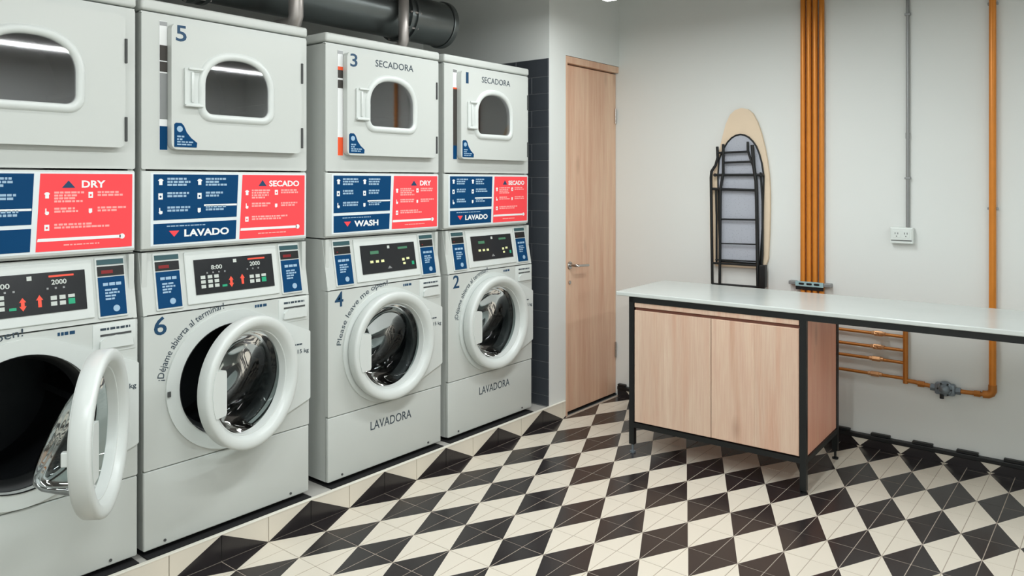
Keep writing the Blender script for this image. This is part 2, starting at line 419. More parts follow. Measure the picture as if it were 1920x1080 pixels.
# baseboard on the far wall: black tile, white wedges, black capping strip with raised blocks
bb = part('baseboard_far', MB().box(0.642, -4.4, 0, XW, 0.010, .06), 'black_plastic', None, kind='structure')
for k in range(0, 22):
    yc = -.2*k
    y0, y1 = yc-.1, min(yc+.1, .008)
    pts = [(y0, .0), (y1, .0), (min(yc+.056, .008), .042), (yc-.056, .042)] if k else [(y0, 0), (.008, 0), (.008, .042), (yc-.056, .042)]
    part('tile', MB().prismx(pts, 0.634, 0.6419), 'tile_black', bb)
    if k: pass
    a = yc-.1
    part('tile', MB().prismx([(a-.0435, .042), (a, .001), (a+.0435, .042)], 0.634, 0.6419), 'tile_white', bb)
    part('capping_block', MB().bbox(0.632, yc-.047, .0655, .6598, min(yc+.047, .008), .079, r=.002, seg=1), 'black_plastic', bb)
part('capping_strip', MB().bbox(0.629, -4.4, .0425, .6598, .009, .065, r=.003, seg=2), 'black_plastic', bb)

# timber door
door = part('door_1', MB().bbox(.072, .036, .012, XW-.002, .072, 2.128, r=.002), 'wood_door', None, kind='structure')
part('door_frame', MB().bbox(.047, .014, .0, .068, .08, 2.176, r=.002).bbox(.068, .014, 2.136, XW-.001, .08, 2.176, r=.002), 'wood_door', door)
part('threshold', MB().box(.068, .03, -.0005, XW-.001, .08, .006), 'black_plastic', door)
h = MB().cyl((.118, .028, .905), .024, .008, 'y', 24, ch=.002).tube([(.118, .03, .905), (.118, -.012, .905), (.128, -.022, .905), (.24, -.022, .899)], .0085, 12)
hd = part('door_handle', h, 'chrome', door, 40)
part('keyhole', MB().cyl((.118, .030, .80), .012, .006, 'y', 20, ch=.001), 'chrome', door, 40)
for z in (.3, 1.85): part('hinge', MB().cyl((XW-.012, .031, z-.05), .006, .1, 'z', 12), 'chrome', door, 40)

# ================================================================== PENDANT LAMPS
for i, (lx, ly) in enumerate(LAMPS):
    lab = ['white linear pendant lamp whose lit end shows above the wooden door', 'white linear pendant lamp hanging before dryers 5 and 3', 'white linear pendant lamp hanging before the leftmost dryer',
           'white linear pendant lamp over the floor beside the worktop', 'white linear pendant lamp over the middle of the chequered floor', 'white linear pendant lamp over the floor at the near left',
           'white linear pendant lamp over the far right end of the worktop', 'white linear pendant lamp by the right hand wall, middle of its row', 'white linear pendant lamp by the right hand wall, nearest the left wall'][i]
    t = thing('linear_lamp', lab, 'lamp', (lx, ly, LAMP_Z), group='linear pendant lamps')
    part('lamp_body', MB().bbox(-.6, -.035, .002, .6, .035, .05, r=.004), 'lamp_body', t)
    part('diffuser', MB().bbox(-.59, -.03, -.004, .59, .03, .0018, r=.001, seg=1), 'lamp_glow', t)
    for sx in (-.5, .5): part('cable', MB().cyl((sx, 0, .05), .002, 2.95-LAMP_Z-.05, 'z', 8), 'black_plastic', t)

# ================================================================== DRYERS
W_ = 0.69
DC = (0.352, 0.600)   # window centre (x, local z)
def d_outline(cx, cz, hw, top, bot, rb, n=40):
    """window outline: arched top, flat bottom with round corners"""
    P = []
    for k in range(n+1):
        a = PI*k/n; P.append((cx+hw*math.copysign(abs(math.cos(a))**.85, math.cos(a)), cz+(top)*math.sin(a)**.9))
    for k in range(7):
        a = PI+PI/2*k/6; P.append((cx-hw+rb+rb*math.cos(a), cz-bot+rb+rb*math.sin(a)))
    for k in range(7):
        a = 1.5*PI+PI/2*k/6; P.append((cx+hw-rb+rb*math.cos(a), cz-bot+rb+rb*math.sin(a)))
    return P

def ring_from_outlines(mb, outs, ys, mi=0):
    """bridge successive outlines with the same number of points (xz) at depths ys"""
    n = len(outs[0]); V = []
    for o, y in zip(outs, ys): V += [(x, y, z) for x, z in o]
    F = []
    for i in range(len(outs)-1):
        for k in range(n): F.append((i*n+k, i*n+(k+1) % n, (i+1)*n+(k+1) % n, (i+1)*n+k))
    return mb.add(V, F, mi)

def dryer_body():
    mb = MB()
    mb.box(.002, .012, 0.0, .02, .68, .845); mb.box(W_-.02, .012, 0, W_-.002, .68, .845)
    mb.box(.02, .66, 0, W_-.02, .68, .845); mb.box(.02, .012, 0.0, W_-.02, .66, .01); mb.box(.02, .012, .835, W_-.02, .66, .845)
    # front panel with round hole, rounded vertical edges
    mb.plate_hole(rrect(.0, .290, W_, .843, .006, 3), circle(DC[0], DC[1], .19), DC, 0.0, .014)
    mb.box(.0, .004, .843, W_, .02, .848)
    return mb.mesh('body', ['enamel'], 30)

def dryer_door_mesh():
    mb = MB()
    o1 = rrect(.092, .362, .643, .815, .022)
    hole = d_outline(DC[0], DC[1]-.005, .135, .118, .10, .03)
    mb.plate_hole(o1, hole, DC, -.032, -.003)
    return mb.mesh('door', ['enamel'], 25)

def window_frame_mesh():
    cx, cz = DC[0], DC[1]-.005
    def O(d): return d_outline(cx, cz, .132+d, .112+d, .098+d, .03+d*.8)
    ds = [-.001, .002, .006, .014, .022, .027, .030]; ys = [-.029, -.037, -.041, -.043, -.041, -.037, -.0315]
    return ring_from_outlines(MB(), [O(d) for d in ds], ys).mesh('window_frame', ['enamel2'], 60)
def window_glass_mesh():
    cx, cz = DC[0], DC[1]-.005; o = d_outline(cx, cz, .133, .113, .099, .03)
    return MB().prism(o, -.033, -.029).mesh('glass', ['glass_dark'])
def dryer_drum_mesh():
    mb = MB()
    mb.lathe([(.188, .0), (.20, .03), (.21, .05), (.30, .06), (.31, .10), (.31, .52), (.30, .56), (.0, .57)], (DC[0], .012, DC[1]-.02), 64)
    for k in range(3):
        a = k*2*PI/3+.6; c, s_ = math.cos(a), math.sin(a)
        b = MB().hexa([(-.03, .10, -.31), (.03, .10, -.31), (.03, .5, -.31), (-.03, .5, -.31), (-.01, .10, -.24), (.01, .10, -.24), (.01, .5, -.24), (-.01, .5, -.24)])
        b.xf(Matrix.Translation((DC[0], .012, DC[1]-.02)) @ Matrix.Rotation(a, 4, 'Y'))
        mb.add(b.v, b.f)
    return mb.mesh('drum', ['dryer_drum'], 40)

def text_rows(mb, x, z, w, rows, h, gap, mi, rnd):
    for i in range(rows):
        ww = w*rnd.uniform(.6, 1.0); zz = z-i*(h+gap); xx = x
        while xx < x+ww-.004:
            l = rnd.uniform(.006, .02); l = min(l, x+ww-xx)
            mb.box(xx, -.0004, zz-h, xx+l, .0, zz, mi); xx += l+rnd.uniform(.002, .004)

def icon(mb, x, z, kind, mi, sc=1.0):
    Y0, Y1 = -.0005, 0.0; s = sc
    if kind == 'shirt':
        mb.prism([(x, z+.012*s), (x+.006*s, z+.018*s), (x+.014*s, z+.018*s), (x+.020*s, z+.012*s), (x+.016*s, z+.009*s), (x+.016*s, z-.004*s), (x+.004*s, z-.004*s), (x+.004*s, z+.009*s)], Y0, Y1, mi)
    elif kind == 'machine':
        mb.plate_hole([(x+.001, z-.004*s), (x+.017*s, z-.004*s), (x+.017*s, z+.018*s), (x+.001, z+.018*s)], circle(x+.009*s, z+.006*s, .004*s, 12), (x+.009*s, z+.006*s), Y0, Y1, mi, n=16)
    elif kind == 'hand':
        mb.prism([(x+.004*s, z+.018*s), (x+.008*s, z+.018*s), (x+.008*s, z+.008*s), (x+.016*s, z+.006*s), (x+.016*s, z-.002*s), (x+.012*s, z-.005*s), (x+.006*s, z-.005*s), (x+.002*s, z+.002*s), (x+.004*s, z+.004*s)], Y0, Y1, mi)
    else:
        mb.prism([(x+.002*s, z+.014*s), (x+.014*s, z+.014*s), (x+.014*s, z), (x+.006*s, z-.004*s), (x+.002*s, z)], Y0, Y1, mi)

def sticker(parent, wash, dry, seed, show_wash=True):
    rnd = random.Random(seed)
    Z0, Z1 = .022, .272; Zm, Zl = .095, .108    # lower panel top / line
    bl = MB()
    def xr(z): return .362+(.374-.362)*(z-Z0)/(Z1-Z0)
    bl.prism([(.042, Zl), (xr(Zl), Zl+.002), (xr(Z1), Z1), (.042, Z1)], -.0016, -.0002)
    bl.prism([(.042, Z0), (xr(Z0), Z0+.002), (xr(Zm), Zm+.002), (.042, Zm)], -.0016, -.0002)
    backing = part('instruction_sticker', MB().prism([(.032, Z0-.006), (W_-.004, Z0-.006), (W_-.002, Z1+.006), (.032, Z1+.006)], -.0008, .0015), 'sticker_white', parent, label='white, navy and coral instruction sticker')
    part('navy_print', bl, 'navy', backing)
    rd = MB().prism([(.378, Z0), (W_-.012, Z0), (W_-.010, Z1), (.392, Z1)], -.0016, -.0002)
    part('coral_print', rd, 'coral', backing)
    y = -.0022
    fp = MB()
    # navy half
    kinds = ['shirt', 'machine', 'hand', 'shirt', 'machine', 'bubble']
    for c, X in enumerate((.058, .205)):
        for r_ in range(3):
            icon(fp, X, Z1-.034-.052*r_, kinds[c*3+r_], 0)
            text_rows(fp, X+.034, Z1-.012-.052*r_, .088 if c == 0 else .092, 3 if r_ == 0 else 2, .0075, .0035, 1, rnd)
    fp.box(.232, -.0004, Zl+.046, xr(Zl+.05)-.002, 0, Zl+.053, 0)
    text_rows(fp, .09, Zm-.008, .22, 1, .004, .003, 1, rnd)
    # coral half
    kr = [('shirt', .402, .064), ('hand', .402, .116), ('machine', .402, .168), ('machine', .535, .064), ('bubble', .535, .116)]
    for kd, X, dz in kr:
        icon(fp, X, Z1-dz-.012, kd, 0, .9)
        n = 4 if dz < .1 and X < .5 else 2
        text_rows(fp, X+.03, Z1-dz+.006, .10 if dz < .16 else .18, n, .0065, .003, 2, rnd)
    fp.prism([(.382, Z0+.032), (W_-.05, Z0+.032), (W_-.05, Z0+.042), (.384, Z0+.042)], -.0004, 0, 0)
    fp.prism(circle(W_-.045, Z0+.037, .009, 16), -.0004, 0, 0)
    text_rows(fp, .46, Z0+.02, .14, 1, .004, .003, 2, rnd)
    part('fine_print', fp, ['print_white', 'print_pale', 'print_pink'], backing, loc=(0, y+.0004, 0), kind='stuff')
    # headings
    hs = -.045 if not show_wash else 0.0
    part('dry_heading', text_mb(dry, .560 + hs - (.05 if len(dry) > 3 else 0), Z1-.046, .024, .075 if len(dry) == 3 else .142, bold=.03, y=y), 'print_white', backing)
    part('up_arrow', MB().prism([(.500+hs, Z1-.046), (.540+hs, Z1-.046), (.520+hs, Z1-.022)] if len(dry) == 3 else [(.462, Z1-.044), (.498, Z1-.044), (.480, Z1-.020)], -.0024, -.0018), 'lettering_navy', backing)
    if show_wash:
        part('wash_heading', text_mb(wash, .155, Z0+.022, .027, .178 if len(wash) > 4 else .14, bold=.035, y=y), 'print_white', backing)
        part('down_arrow', MB().prism([(.098, Z0+.046), (.136, Z0+.046), (.117, Z0+.024)], -.0024, -.0018), 'coral', backing)

def make_dryer(x0, num, label, wash, dry, strip, sec):
    t = thing('tumble_dryer', label, 'dryer', (x0, .062, 1.172), group='tumble dryers stacked on washers')
    link('body', cached('dbody', dryer_body), t)
    part('lower_panel', *cached('lp', lambda: (MB().bbox(.0, .0, .006, W_, .02, .284, r=.005, seg=3), 'enamel')), t, 30)
    part('top_cap', MB().bbox(-.003, -.006, .852, W_+.003, .685, .892, r=.010, seg=4), 'enamel', t, 30)
    link('drum', cached('ddrum', dryer_drum_mesh), t)
    d = link('door', cached('ddoor', dryer_door_mesh), t)
    link('window_frame', cached('wframe', window_frame_mesh), d)
    link('glass', cached('wglass', window_glass_mesh), d)
    # handle: recessed grip left of the window
    def hm():
        mb = MB()
        mb.plate_hole(rrect(.138, .52, .216, .66, .006), rrect(.168, .532, .214, .648, .004), (.19, .59), -.040, -.0325)
        mb.bbox(.160, -.047, .535, .171, -.038, .645, r=.003)
        mb.box(.168, -.0335, .532, .214, -.0325, .648)
        mb.bbox(.137, -.050, .518, .205, -.036, .528, r=.003)
        mb.bbox(.150, -.048, .652, .205, -.036, .661, r=.003)
        return mb.mesh('handle', ['enamel2'], 30)
    link('handle', cached('dhandle', hm), d)
    for z in (.692, .425):
        part('hinge', *cached(('hin', z), lambda: (MB().bbox(.640, -.037, z-.042, .649, -.006, z+.042, r=.002), 'seam')), d, label='dark hinge strip')
    # badge in the low left corner
    bdg = MB().prism([(.102, .371), (.186, .371), (.188, .388), (.165, .405), (.148, .425), (.138, .448), (.128, .458), (.108, .458), (.102, .452)], -.0335, -.032, 0)
    bdg.prism(circle(.122, .436, .011, 16), -.034, -.0335, 1)
    rr = random.Random(3); b2 = MB(); text_rows(b2, .112, .412, .038, 2, .006, .004, 1, rr); text_rows(b2, .112, .392, .06, 2, .005, .004, 1, rr)
    bdg.add([(x, y-.0335, z) for x, y, z in b2.v], b2.f, 1)
    part('badge', bdg, ['navy', 'print_pale'], d, label='navy corner badge sticker')
    if num: part('number', text_mb(num, .108 if num != '1' else .128, .752, .058, .040 if num != '1' else .02, bold=.012, y=-.0325), 'lettering_navy', d)
    if sec: part('lettering', text_mb('SECADORA', .252, .768, .031, .235, bold=0.004, y=-.0325), 'lettering_dark', d)
    # narrow label strip beside the door
    st_ = MB(); xa, xb = .063, .0915; z = .822
    st_.box(xa, -.0016, .358, xb, -.0002, z, 0)
    for (za, zb, mi) in strip: st_.box(xa+.001, -.0022, za, xb, -.0016, zb, mi)
    part('side_label', st_, ['print_white', 'brown_label', 'navy', 'orange', 'conduit', 'key_green'], t, label='narrow printed label strip')
    sticker(t, wash, dry, len(wash)+int(x0*-10), show_wash=x0 > -3)
    return t

STRIP5 = [(.805, .820, 4), (.68, .735, 1), (.64, .676, 1), (.47, .635, 4), (.36, .445, 2)]
STRIP3 = [(.805, .820, 4), (.735, .75, 3), (.70, .735, 1), (.655, .692, 1), (.36, .44, 3)]
STRIP1 = [(.805, .820, 4), (.72, .728, 3), (.64, .72, 1), (.43, .64, 1), (.36, .43, 2)]
DX = [-3.180, -2.468, -1.680, -0.950]
make_dryer(DX[0], None, 'white tumble dryer at the left edge, above the washer with its door wide open', 'WASH', 'DRY', STRIP5, False)
make_dryer(DX[1], '5', 'white tumble dryer numbered 5 with an arched window, above washer 6', 'LAVADO', 'SECADO', STRIP5, False)
make_dryer(DX[2], '3', 'white tumble dryer numbered 3 lettered SECADORA, with an orange patch on its side label', 'WASH', 'DRY', STRIP3, True)
make_dryer(DX[3], '1', 'white tumble dryer numbered 1 lettered SECADORA, nearest the slate tiled wall', 'LAVADO', 'SECADO', STRIP1, True)

# ================================================================== WASHERS
WC = (0.338, 0.545)
ZB = .12       # machine base above floor
def washer_body():
    mb = MB()
    mb.box(.002, .02, 0.0, .02, .70, 1.046); mb.box(W_-.02, .02, 0, W_-.002, .70, 1.046)
    mb.box(.02, .68, 0, W_-.02, .70, 1.046); mb.box(.02, .02, 0, W_-.02, .68, .012); mb.box(.02, .045, 1.036, W_-.02, .68, 1.046)
    mb.plate_hole(rrect(0, .281, W_, .823, .004, 3), circle(WC[0], WC[1], .212), WC, 0.0, .022)
    # side cheeks of the sloping control section
    for xa, xb in ((.0, .012), (W_-.012, W_)):
        mb.prismx([(.002, .826), (.05, .826), (.05, 1.046), (.042, 1.046)], xa, xb)
    return mb.mesh('body', ['enamel'], 30)
def bezel_mesh():
    mb = MB(); c = WC; r = .262
    out = []
    # circle, except on the right where the raised panel runs to the machine's edge
    for k in range(72):
        a = 2*PI*k/72; x, z = c[0]+r*math.cos(a), c[1]+r*math.sin(a)
        out.append((x, z))
    right = [(W_+.001, c[1]-.150), (W_+.001, c[1]+.125), (W_-.004, c[1]+.130)]
    pts = [p for p in out if not (p[0] > c[0]+.10)]
    ang = lambda p: math.atan2(p[1]-c[1], p[0]-c[0])
    arc_top = [p for p in out if ang(p) > R(64)]; arc_bot = [p for p in out if ang(p) < R(-62)]
    poly = sorted(arc_bot, key=ang) + [(W_-.004, c[1]-.155)] + right + sorted(arc_top, key=ang)
    mb.plate_hole(poly, circle(c[0], c[1], .213, 72), c, -.009, .0, n=120)
    return mb.mesh('bezel', ['enamel2'], 35)
def gasket_mesh():
    return MB().lathe([(.2125, -.013), (.2125, .03), (.205, .034), (.196, .05), (.188, .075), (.196, .082), (.222, .085)], (WC[0], 0, WC[1]), 64).mesh('gasket', ['rubber'], 50)
def washer_drum_mesh():
    mb = MB().lathe([(.2, .085), (.262, .09), (.272, .11), (.272, .48), (.25, .52), (.08, .53), (.06, .50), (.0, .495)], (WC[0], 0, WC[1]), 64)
    for k in range(3):
        b = MB().hexa([(-.035, .12, -.272), (.035, .12, -.272), (.035, .46, -.272), (-.035, .46, -.272), (-.012, .14, -.205), (.012, .14, -.205), (.012, .44, -.205), (-.012, .44, -.205)])
        b.xf(Matrix.Translation((WC[0], 0, WC[1])) @ Matrix.Rotation(k*2*PI/3+.5, 4, 'Y')); mb.add(b.v, b.f)
    return mb.mesh('drum', ['drum_dark'], 40)
HX = .578       # hinge x in machine frame
def door_ring_mesh():
    c = (WC[0]-HX, 0, WC[1])
    prof = [(.238, .002), (.243, -.004), (.246, -.042), (.244, -.049), (.239, -.053), (.230, -.0545), (.212, -.052), (.206, -.045), (.196, -.032), (.192, -.020), (.192, .002)]
    mb = MB().lathe(prof, c, 80, closed=True)
    return mb.mesh('door', ['enamel2'], 50)
def door_handle_mesh():
    cx = WC[0]-HX; cz = WC[1]
    arc = [(cx+.222*math.cos(PI-R(22)+R(44)*k/12), cz+.222*math.sin(PI-R(22)+R(44)*k/12)) for k in range(13)]
    pts = arc + [(cx-.160, cz-.080), (cx-.156, cz-.070), (cx-.156, cz+.070), (cx-.160, cz+.080)]
    mb = MB().prism(pts, -.0555, -.020)
    return mb.mesh('handle', ['enamel2'], 30)
def bowl_mesh():
    c = (WC[0]-HX, 0, WC[1])
    prof = [(.193, -.024), (.190, .0), (.178, .02), (.166, .06), (.155, .095), (.138, .118), (.110, .130), (.05, .134), (.0, .135)]
    mb = MB().lathe(prof, c, 72)
    # the bowl is a slanted wedge: shallow at the top, deep at the bottom
    def sk(y, z):
        if y <= 0: return y
        f = (z-WC[1])/.19
        return y*(.78-.60*f)
    mb.v = [(x, sk(y, z), z) for x, y, z in mb.v]
    return mb.mesh('glass', ['glass'], 80)
def inner_ring_mesh():
    c = (WC[0]-HX, 0, WC[1])
    return MB().lathe([(.1945, -.030), (.191, -.029), (.189, -.02), (.189, .003), (.236, .004), (.236, .0025), (.1935, .0022)], c, 72, closed=True).mesh('inner_rim', ['enamel2'], 50)

def slant(y, z):   # point on control panel front: z in [.826,1.046]
    f = (z-.826)/.22; return (.002+.04*f) + y
def on_panel(mb):  # shear a flat part (y=offset) onto the sloping panel
    mb.v = [(x, slant(y, z), z) for x, y, z in mb.v]; return mb

def make_washer(x0, num, label, ang, arc, lav, hy=.0, lit='key'):
    t = thing('front_load_washer', label, 'washer', (x0, .045, ZB), group='front load washers under the dryers')
    link('body', cached('wbody', washer_body), t)
    part('kick_panel', *cached('kick', lambda: (MB().bbox(.0, .0, .0, W_, .02, .277, r=.005, seg=3), 'enamel')), t, 30)
    link('bezel', cached('bez', bezel_mesh), t)
    link('gasket', cached('gas', gasket_mesh), t)
    link('drum', cached('wdr', washer_drum_mesh), t)
    # control panel
    cp = part('control_panel', on_panel(MB().box(.012, 0, .828, W_-.012, .012, 1.046)), 'enamel', t)
    part('raised_fascia', on_panel(MB().bbox(.163, -.006, .845, .552, .001, 1.036, r=.003)), 'enamel2', cp)
    dsp = on_panel(MB().prism([(.196, .878), (.528, .878), (.528, 1.006), (.196, 1.006)], -.0085, -.0055))
    part('display', dsp, 'display', cp)
    Y = -.0095; KM = ['key_red', 'key_green', 'key_white', 'conduit', 'key_yellow', 'seg_green']
    def kp(nm, pts, mi): part(nm, on_panel(MB().prism(pts, Y, -.0085, 0)), KM[mi], cp)
    def kb(x, z, w_, h_, mi, nm='key'): kp(nm, [(x, z), (x+w_, z), (x+w_, z+h_), (x, z+h_)], mi)
    if lit == 'key':
        for X in (.218, .246, .272):
            for j in range(3): kb(X, .900+.017*j, .018, .012, 2)
        kb(.302, .898, .020, .008, 1)
        kp('down_arrow', [(.335, .908), (.330, .908), (.340, .893), (.350, .908), (.345, .908), (.345, .920), (.350, .920), (.340, .934), (.330, .920), (.335, .920)], 0)
        kp('up_arrow', [(.383, .900), (.393, .900), (.393, .922), (.398, .922), (.388, .938), (.378, .922), (.383, .922)], 0)
        for X in (.420, .446):
            for j in range(2): kb(X, .900+.018*j, .018, .013, 2)
        kb(.472, .900, .02, .018, 1); kb(.472, .921, .02, .010, 2)
        for X, n in ((.262, 4), (.430, 3)):
            for i in range(n): kb(X+i*.024-.02, .952, .006, .006, 3, 'indicator')
        for X in (.262, .425): part('digits', on_panel(text_mb('8:00' if X < .3 else '2000', X, .966, .016, .045, bold=.02, y=Y)), 'key_white', cp)
        kb(.418, .990, .075, .006, 0, 'red_caption')
    else:
        for X in (.245, .278, .310): kb(X, .925, .018, .011, 4)
        kb(.440, .922, .015, .012, 4); kb(.468, .926, .018, .010, 4); kb(.444, .905, .015, .010, 4); kb(.500, .900, .014, .016, 1)
        kb(.25, .965, .05, .014, 5, 'green_digits'); kb(.42, .978, .06, .010, 5, 'green_digits')
        kp('up_arrow', [(.345, .893), (.372, .893), (.358, .906)], 3)
    kb(.355, .985, .014, .013, 2, 'emblem')
    # card readers
    def reader(xa, xb):
        m = MB().bbox(xa-.006, -.006, .838, xb+.006, .004, 1.040, r=.004, seg=2)
        m.box(xa, -.0075, .846, xb, -.006, .974, 1)
        m.box(xa, -.0078, .978, xb, -.006, 1.010, 2)
        m.box(xa, -.0085, 1.016, xb, -.006, 1.033, 3)
        m.box(xa+.012, -.0084, .986, xa+(.05 if lit == 'key' else .02), -.0078, .997 if lit == 'key' else .990, 4)
        rr = random.Random(5); q = MB(); text_rows(q, xa+.015, .955, .07, 1, .010, .004, 0, rr); text_rows(q, xa+.02, .934, .06, 4, .006, .004, 0, rr)
        m.add([(x, y-.0076, z) for x, y, z in q.v], q.f, 5)
        m.prism([(x, z) for x, z in circle((xa+xb)/2+.01, .868, .011, 14)], -.0082, -.0075, 5)
        return on_panel(m)
    for xa, xb in ((.052, .140), (.568, .655)):
        part('card_reader', reader(xa, xb), ['enamel2', 'navy', 'black_plastic', 'teal_slot', 'led_red', 'print_pale'], cp, label='navy card reader with a black slot')
    # detergent drawer
    def soap():
        m = MB().bbox(.542, -.003, .715, .684, .004, .819, r=.003)
        m.bbox(.562, -.006, .785, .672, -.002, .791, r=.001, mi=1)
        m.lathe([(.0, -.018), (.018, -.016), (.03, -.010), (.034, -.002)], (0, 0, 0), 24)
        return m
    m = MB().bbox(.542, -.003, .722, .684, .004, .820, r=.003)
    m.box(.566, -.0042, .778, .668, -.003, .785, 1)
    m.prism([(.562, .738), (.672, .738), (.670, .762), (.650, .774), (.617, .779), (.584, .774), (.564, .762)], -.012, -.003, 0)
    dr = part('detergent_drawer', m, ['enamel2', 'seam'], t, 30)
    q = MB(); text_rows(q, .566, .806, .1, 1, .008, .003, 0, random.Random(2)); q.v = [(x, y-.0032, z) for x, y, z in q.v]
    part('lettering', q, 'lettering_dark', dr)
    # small rule next to the left-out code square
    q = MB(); text_rows(q, .436, .812, .075, 1, .011, .004, 0, random.Random(4)); q.v = [(x, y-.0002, z) for x, y, z in q.v]
    part('small_lettering', q, 'lettering_navy', t)
    if num: part('number', text_mb(num, .036, .752, .066, .046, bold=.012, y=-.0004), 'lettering_navy', t)
    if arc: part('curved_lettering', arc_text(arc[0], WC, .272, arc[1], arc[2], .026, bold=.0, y=-.0006), 'lettering_dark', t)
    q = text_mb('15 kg', .628, .582, .022, .054, bold=.01, y=-.0096); text_rows(q, .604, .628, .05, 1, .006, .003, 0, random.Random(6))
    part('capacity_lettering', MB().add([(x, y if y < -.006 else y-.0092, z) for x, y, z in q.v], q.f), 'lettering_dark', t)
    if lav: part('lettering', text_mb('LAVADORA', .236, .168, .040, .252, bold=0.002, y=-.0004), 'lettering_dark', t)
    for fx in (.06, W_-.06):
        for fy in (.07, .62): part('foot', *cached('foot', lambda: (MB().cyl((0, 0, -.0165), .02, .0165, 'z', 16), 'black_plastic')), t, 40, loc=(fx, fy, 0))
    for fx in (.075, .60): part('screw', MB().cyl((fx, -.003, .018), .005, .003, 'y', 10), 'seam', t)
    if ang > 5: part('door_latch', MB().bbox(.078, -.0165, .528, .090, -.013, .548, r=.001), 'seam', t)
    # door
    d = link('door', cached('wring', door_ring_mesh), t, (HX, -.014+hy, 0), (0, 0, R(ang)))
    link('glass', cached('wbowl', bowl_mesh), d)
    link('inner_rim', cached('irim', inner_ring_mesh), d)
    link('handle', cached('whand', door_handle_mesh), d)
    hg = MB()
    for dz in (-.1, .1): hg.bbox(-.022, -.012, WC[1]+dz-.03, .012, .004, WC[1]+dz+.03, r=.003)
    part('hinge', hg, 'enamel2', d)
    if ang > 40: part('rubber_latch', MB().bbox(-.475, .0, WC[1]-.02, -.455, .02, WC[1]+.02, r=.003), 'enamel2', d)
    return t
EN = ('Please leave me open!', 172, 90); ES = ('¡Déjame abierta al terminar!', 171, 97)
WX = [-3.180, -2.468, -1.680, -0.938]
make_washer(WX[0], None, 'white front load washer at the left edge with its glass door swung wide open', 54, EN, False, hy=-.05)
make_washer(WX[1], '6', 'white front load washer numbered 6 with its round door ajar', 16, ES, False)
make_washer(WX[2], '4', 'white front load washer numbered 4 with its door shut, lettered LAVADORA on the kick panel', 0, EN, True, lit='lamp')
make_washer(WX[3], '2', 'white front load washer numbered 2 with its door shut, nearest the wooden door', 0, ES, True, lit='lamp')

# ================================================================== EXHAUST DUCT
DUCT = (0.45, 2.315)
t = thing('exhaust_duct', 'dark metal exhaust duct running above the dryers with a flanged end', 'duct', (-2.4, DUCT[0], DUCT[1]))
def dl(x): return x+2.4
part('duct_pipe', MB().lathe([(.0, dl(-5.28)), (.125, dl(-5.28)), (.125, dl(-.60)), (.0, dl(-.60))], (0, 0, 0), 48, axis='x'), 'duct', t, 40)
part('end_cap', MB().lathe([(.0, dl(-.595)), (.128, dl(-.595)), (.133, dl(-.59)), (.133, dl(-.565)), (.126, dl(-.56)), (.0, dl(-.555))], (0, 0, 0), 48, axis='x'), 'duct', t, 30)
for X in (-.90, -2.05, -3.3):
    c = part('collar', MB().lathe([(.125, dl(X-.03)), (.142, dl(X-.03)), (.142, dl(X-.012)), (.131, dl(X-.010)), (.131, dl(X+.010)), (.142, dl(X+.012)), (.142, dl(X+.03)), (.125, dl(X+.03))], (0, 0, 0), 48, axis='x'), 'duct', t, 30)
    for k in range(10):
        a = 2*PI*k/10; part('bolt', MB().cyl((dl(X-.038), .134*math.cos(a), .134*math.sin(a)), .006, .076, 'x', 8), 'branch', c)
for (X, Yp, rr) in ((-1.722, .215, .032), (-1.012, .292, .026)):
    y = Yp-DUCT[0]
    part('branch_pipe', MB().tube([(dl(X), 1.05-DUCT[0], -.203), (dl(X), y+.04, -.203), (dl(X), y+.012, -.195), (dl(X), y, -.17), (dl(X), y, .05), (dl(X), y*.8, .085), (dl(X), y*.35, .09)], rr, 18), 'branch', t, 50, label='pale galvanised branch pipe')
for X in (-1.3, -2.9):
    part('hanger', MB().cyl((dl(X), 0, .12), .005, 2.95-DUCT[1]-.12, 'z', 8), 'branch', t)

# ================================================================== COUNTER
CY = R(2.0)     # slight yaw of the counter
t = thing('worktop_table', 'long white worktop on a black steel tube frame along the far wall', 'counter', (-.237, -.59, 0), (0, 0, CY))
# local: x to the wall, -y along the counter
TOP = .815
part('worktop', MB().bbox(-.006, -3.4, TOP+.001, .563, .075, TOP+.022, r=.004), 'counter', t)
fr = MB(); T = .028
def bar(mb, p, q):
    mb.box(min(p[0], q[0]), min(p[1], q[1]), min(p[2], q[2]), max(p[0], q[0]), max(p[1], q[1]), max(p[2], q[2]))
part('front_rail', MB().box(0, -3.35, TOP-T, T, 0, TOP), 'black_metal', t)
part('back_rail', MB().box(.53, -3.35, TOP-T, .53+T, 0, TOP), 'black_metal', t)
for y in (0, -.865, -2.2, -3.32): part('cross_rail', MB().box(T, y-T, TOP-T, .53, y, TOP), 'black_metal', t)
for (x, y) in ((0, 0), (0, -.872), (.53, 0), (.540, -.872), (.53, -3.32), (0, -3.32)):
    lg = part('leg', MB().box(x, y-T, .045 if (x, y) != (0, -.872) else .012, x+T, y, TOP-(T if y not in (0,) else 0)+(.0)), 'black_metal', t)
    part('foot', MB().cyl((x+T/2, y-T/2, .006), .006, .04, 'z', 10).cyl((x+T/2, y-T/2, 0), .015, .008, 'z', 16), 'black_metal' if (x, y) != (0, 0) else 'zinc', lg, label='adjustable foot')
part('lower_front_rail', MB().box(T, -.872, .135, T-.0+.0, 0-T, .16).box(0, -.872, .135, T, -T, .16), 'black_metal', t)
part('lower_side_rail', MB().box(T, -.872-T, .135, .540, -.872, .16), 'black_metal', t)
part('lower_side_rail', MB().box(T, -T, .135, .53, 0, .16), 'black_metal', t)
part('lower_back_rail', MB().box(.53, -.872, .135, .53+T, -T, .16), 'black_metal', t)

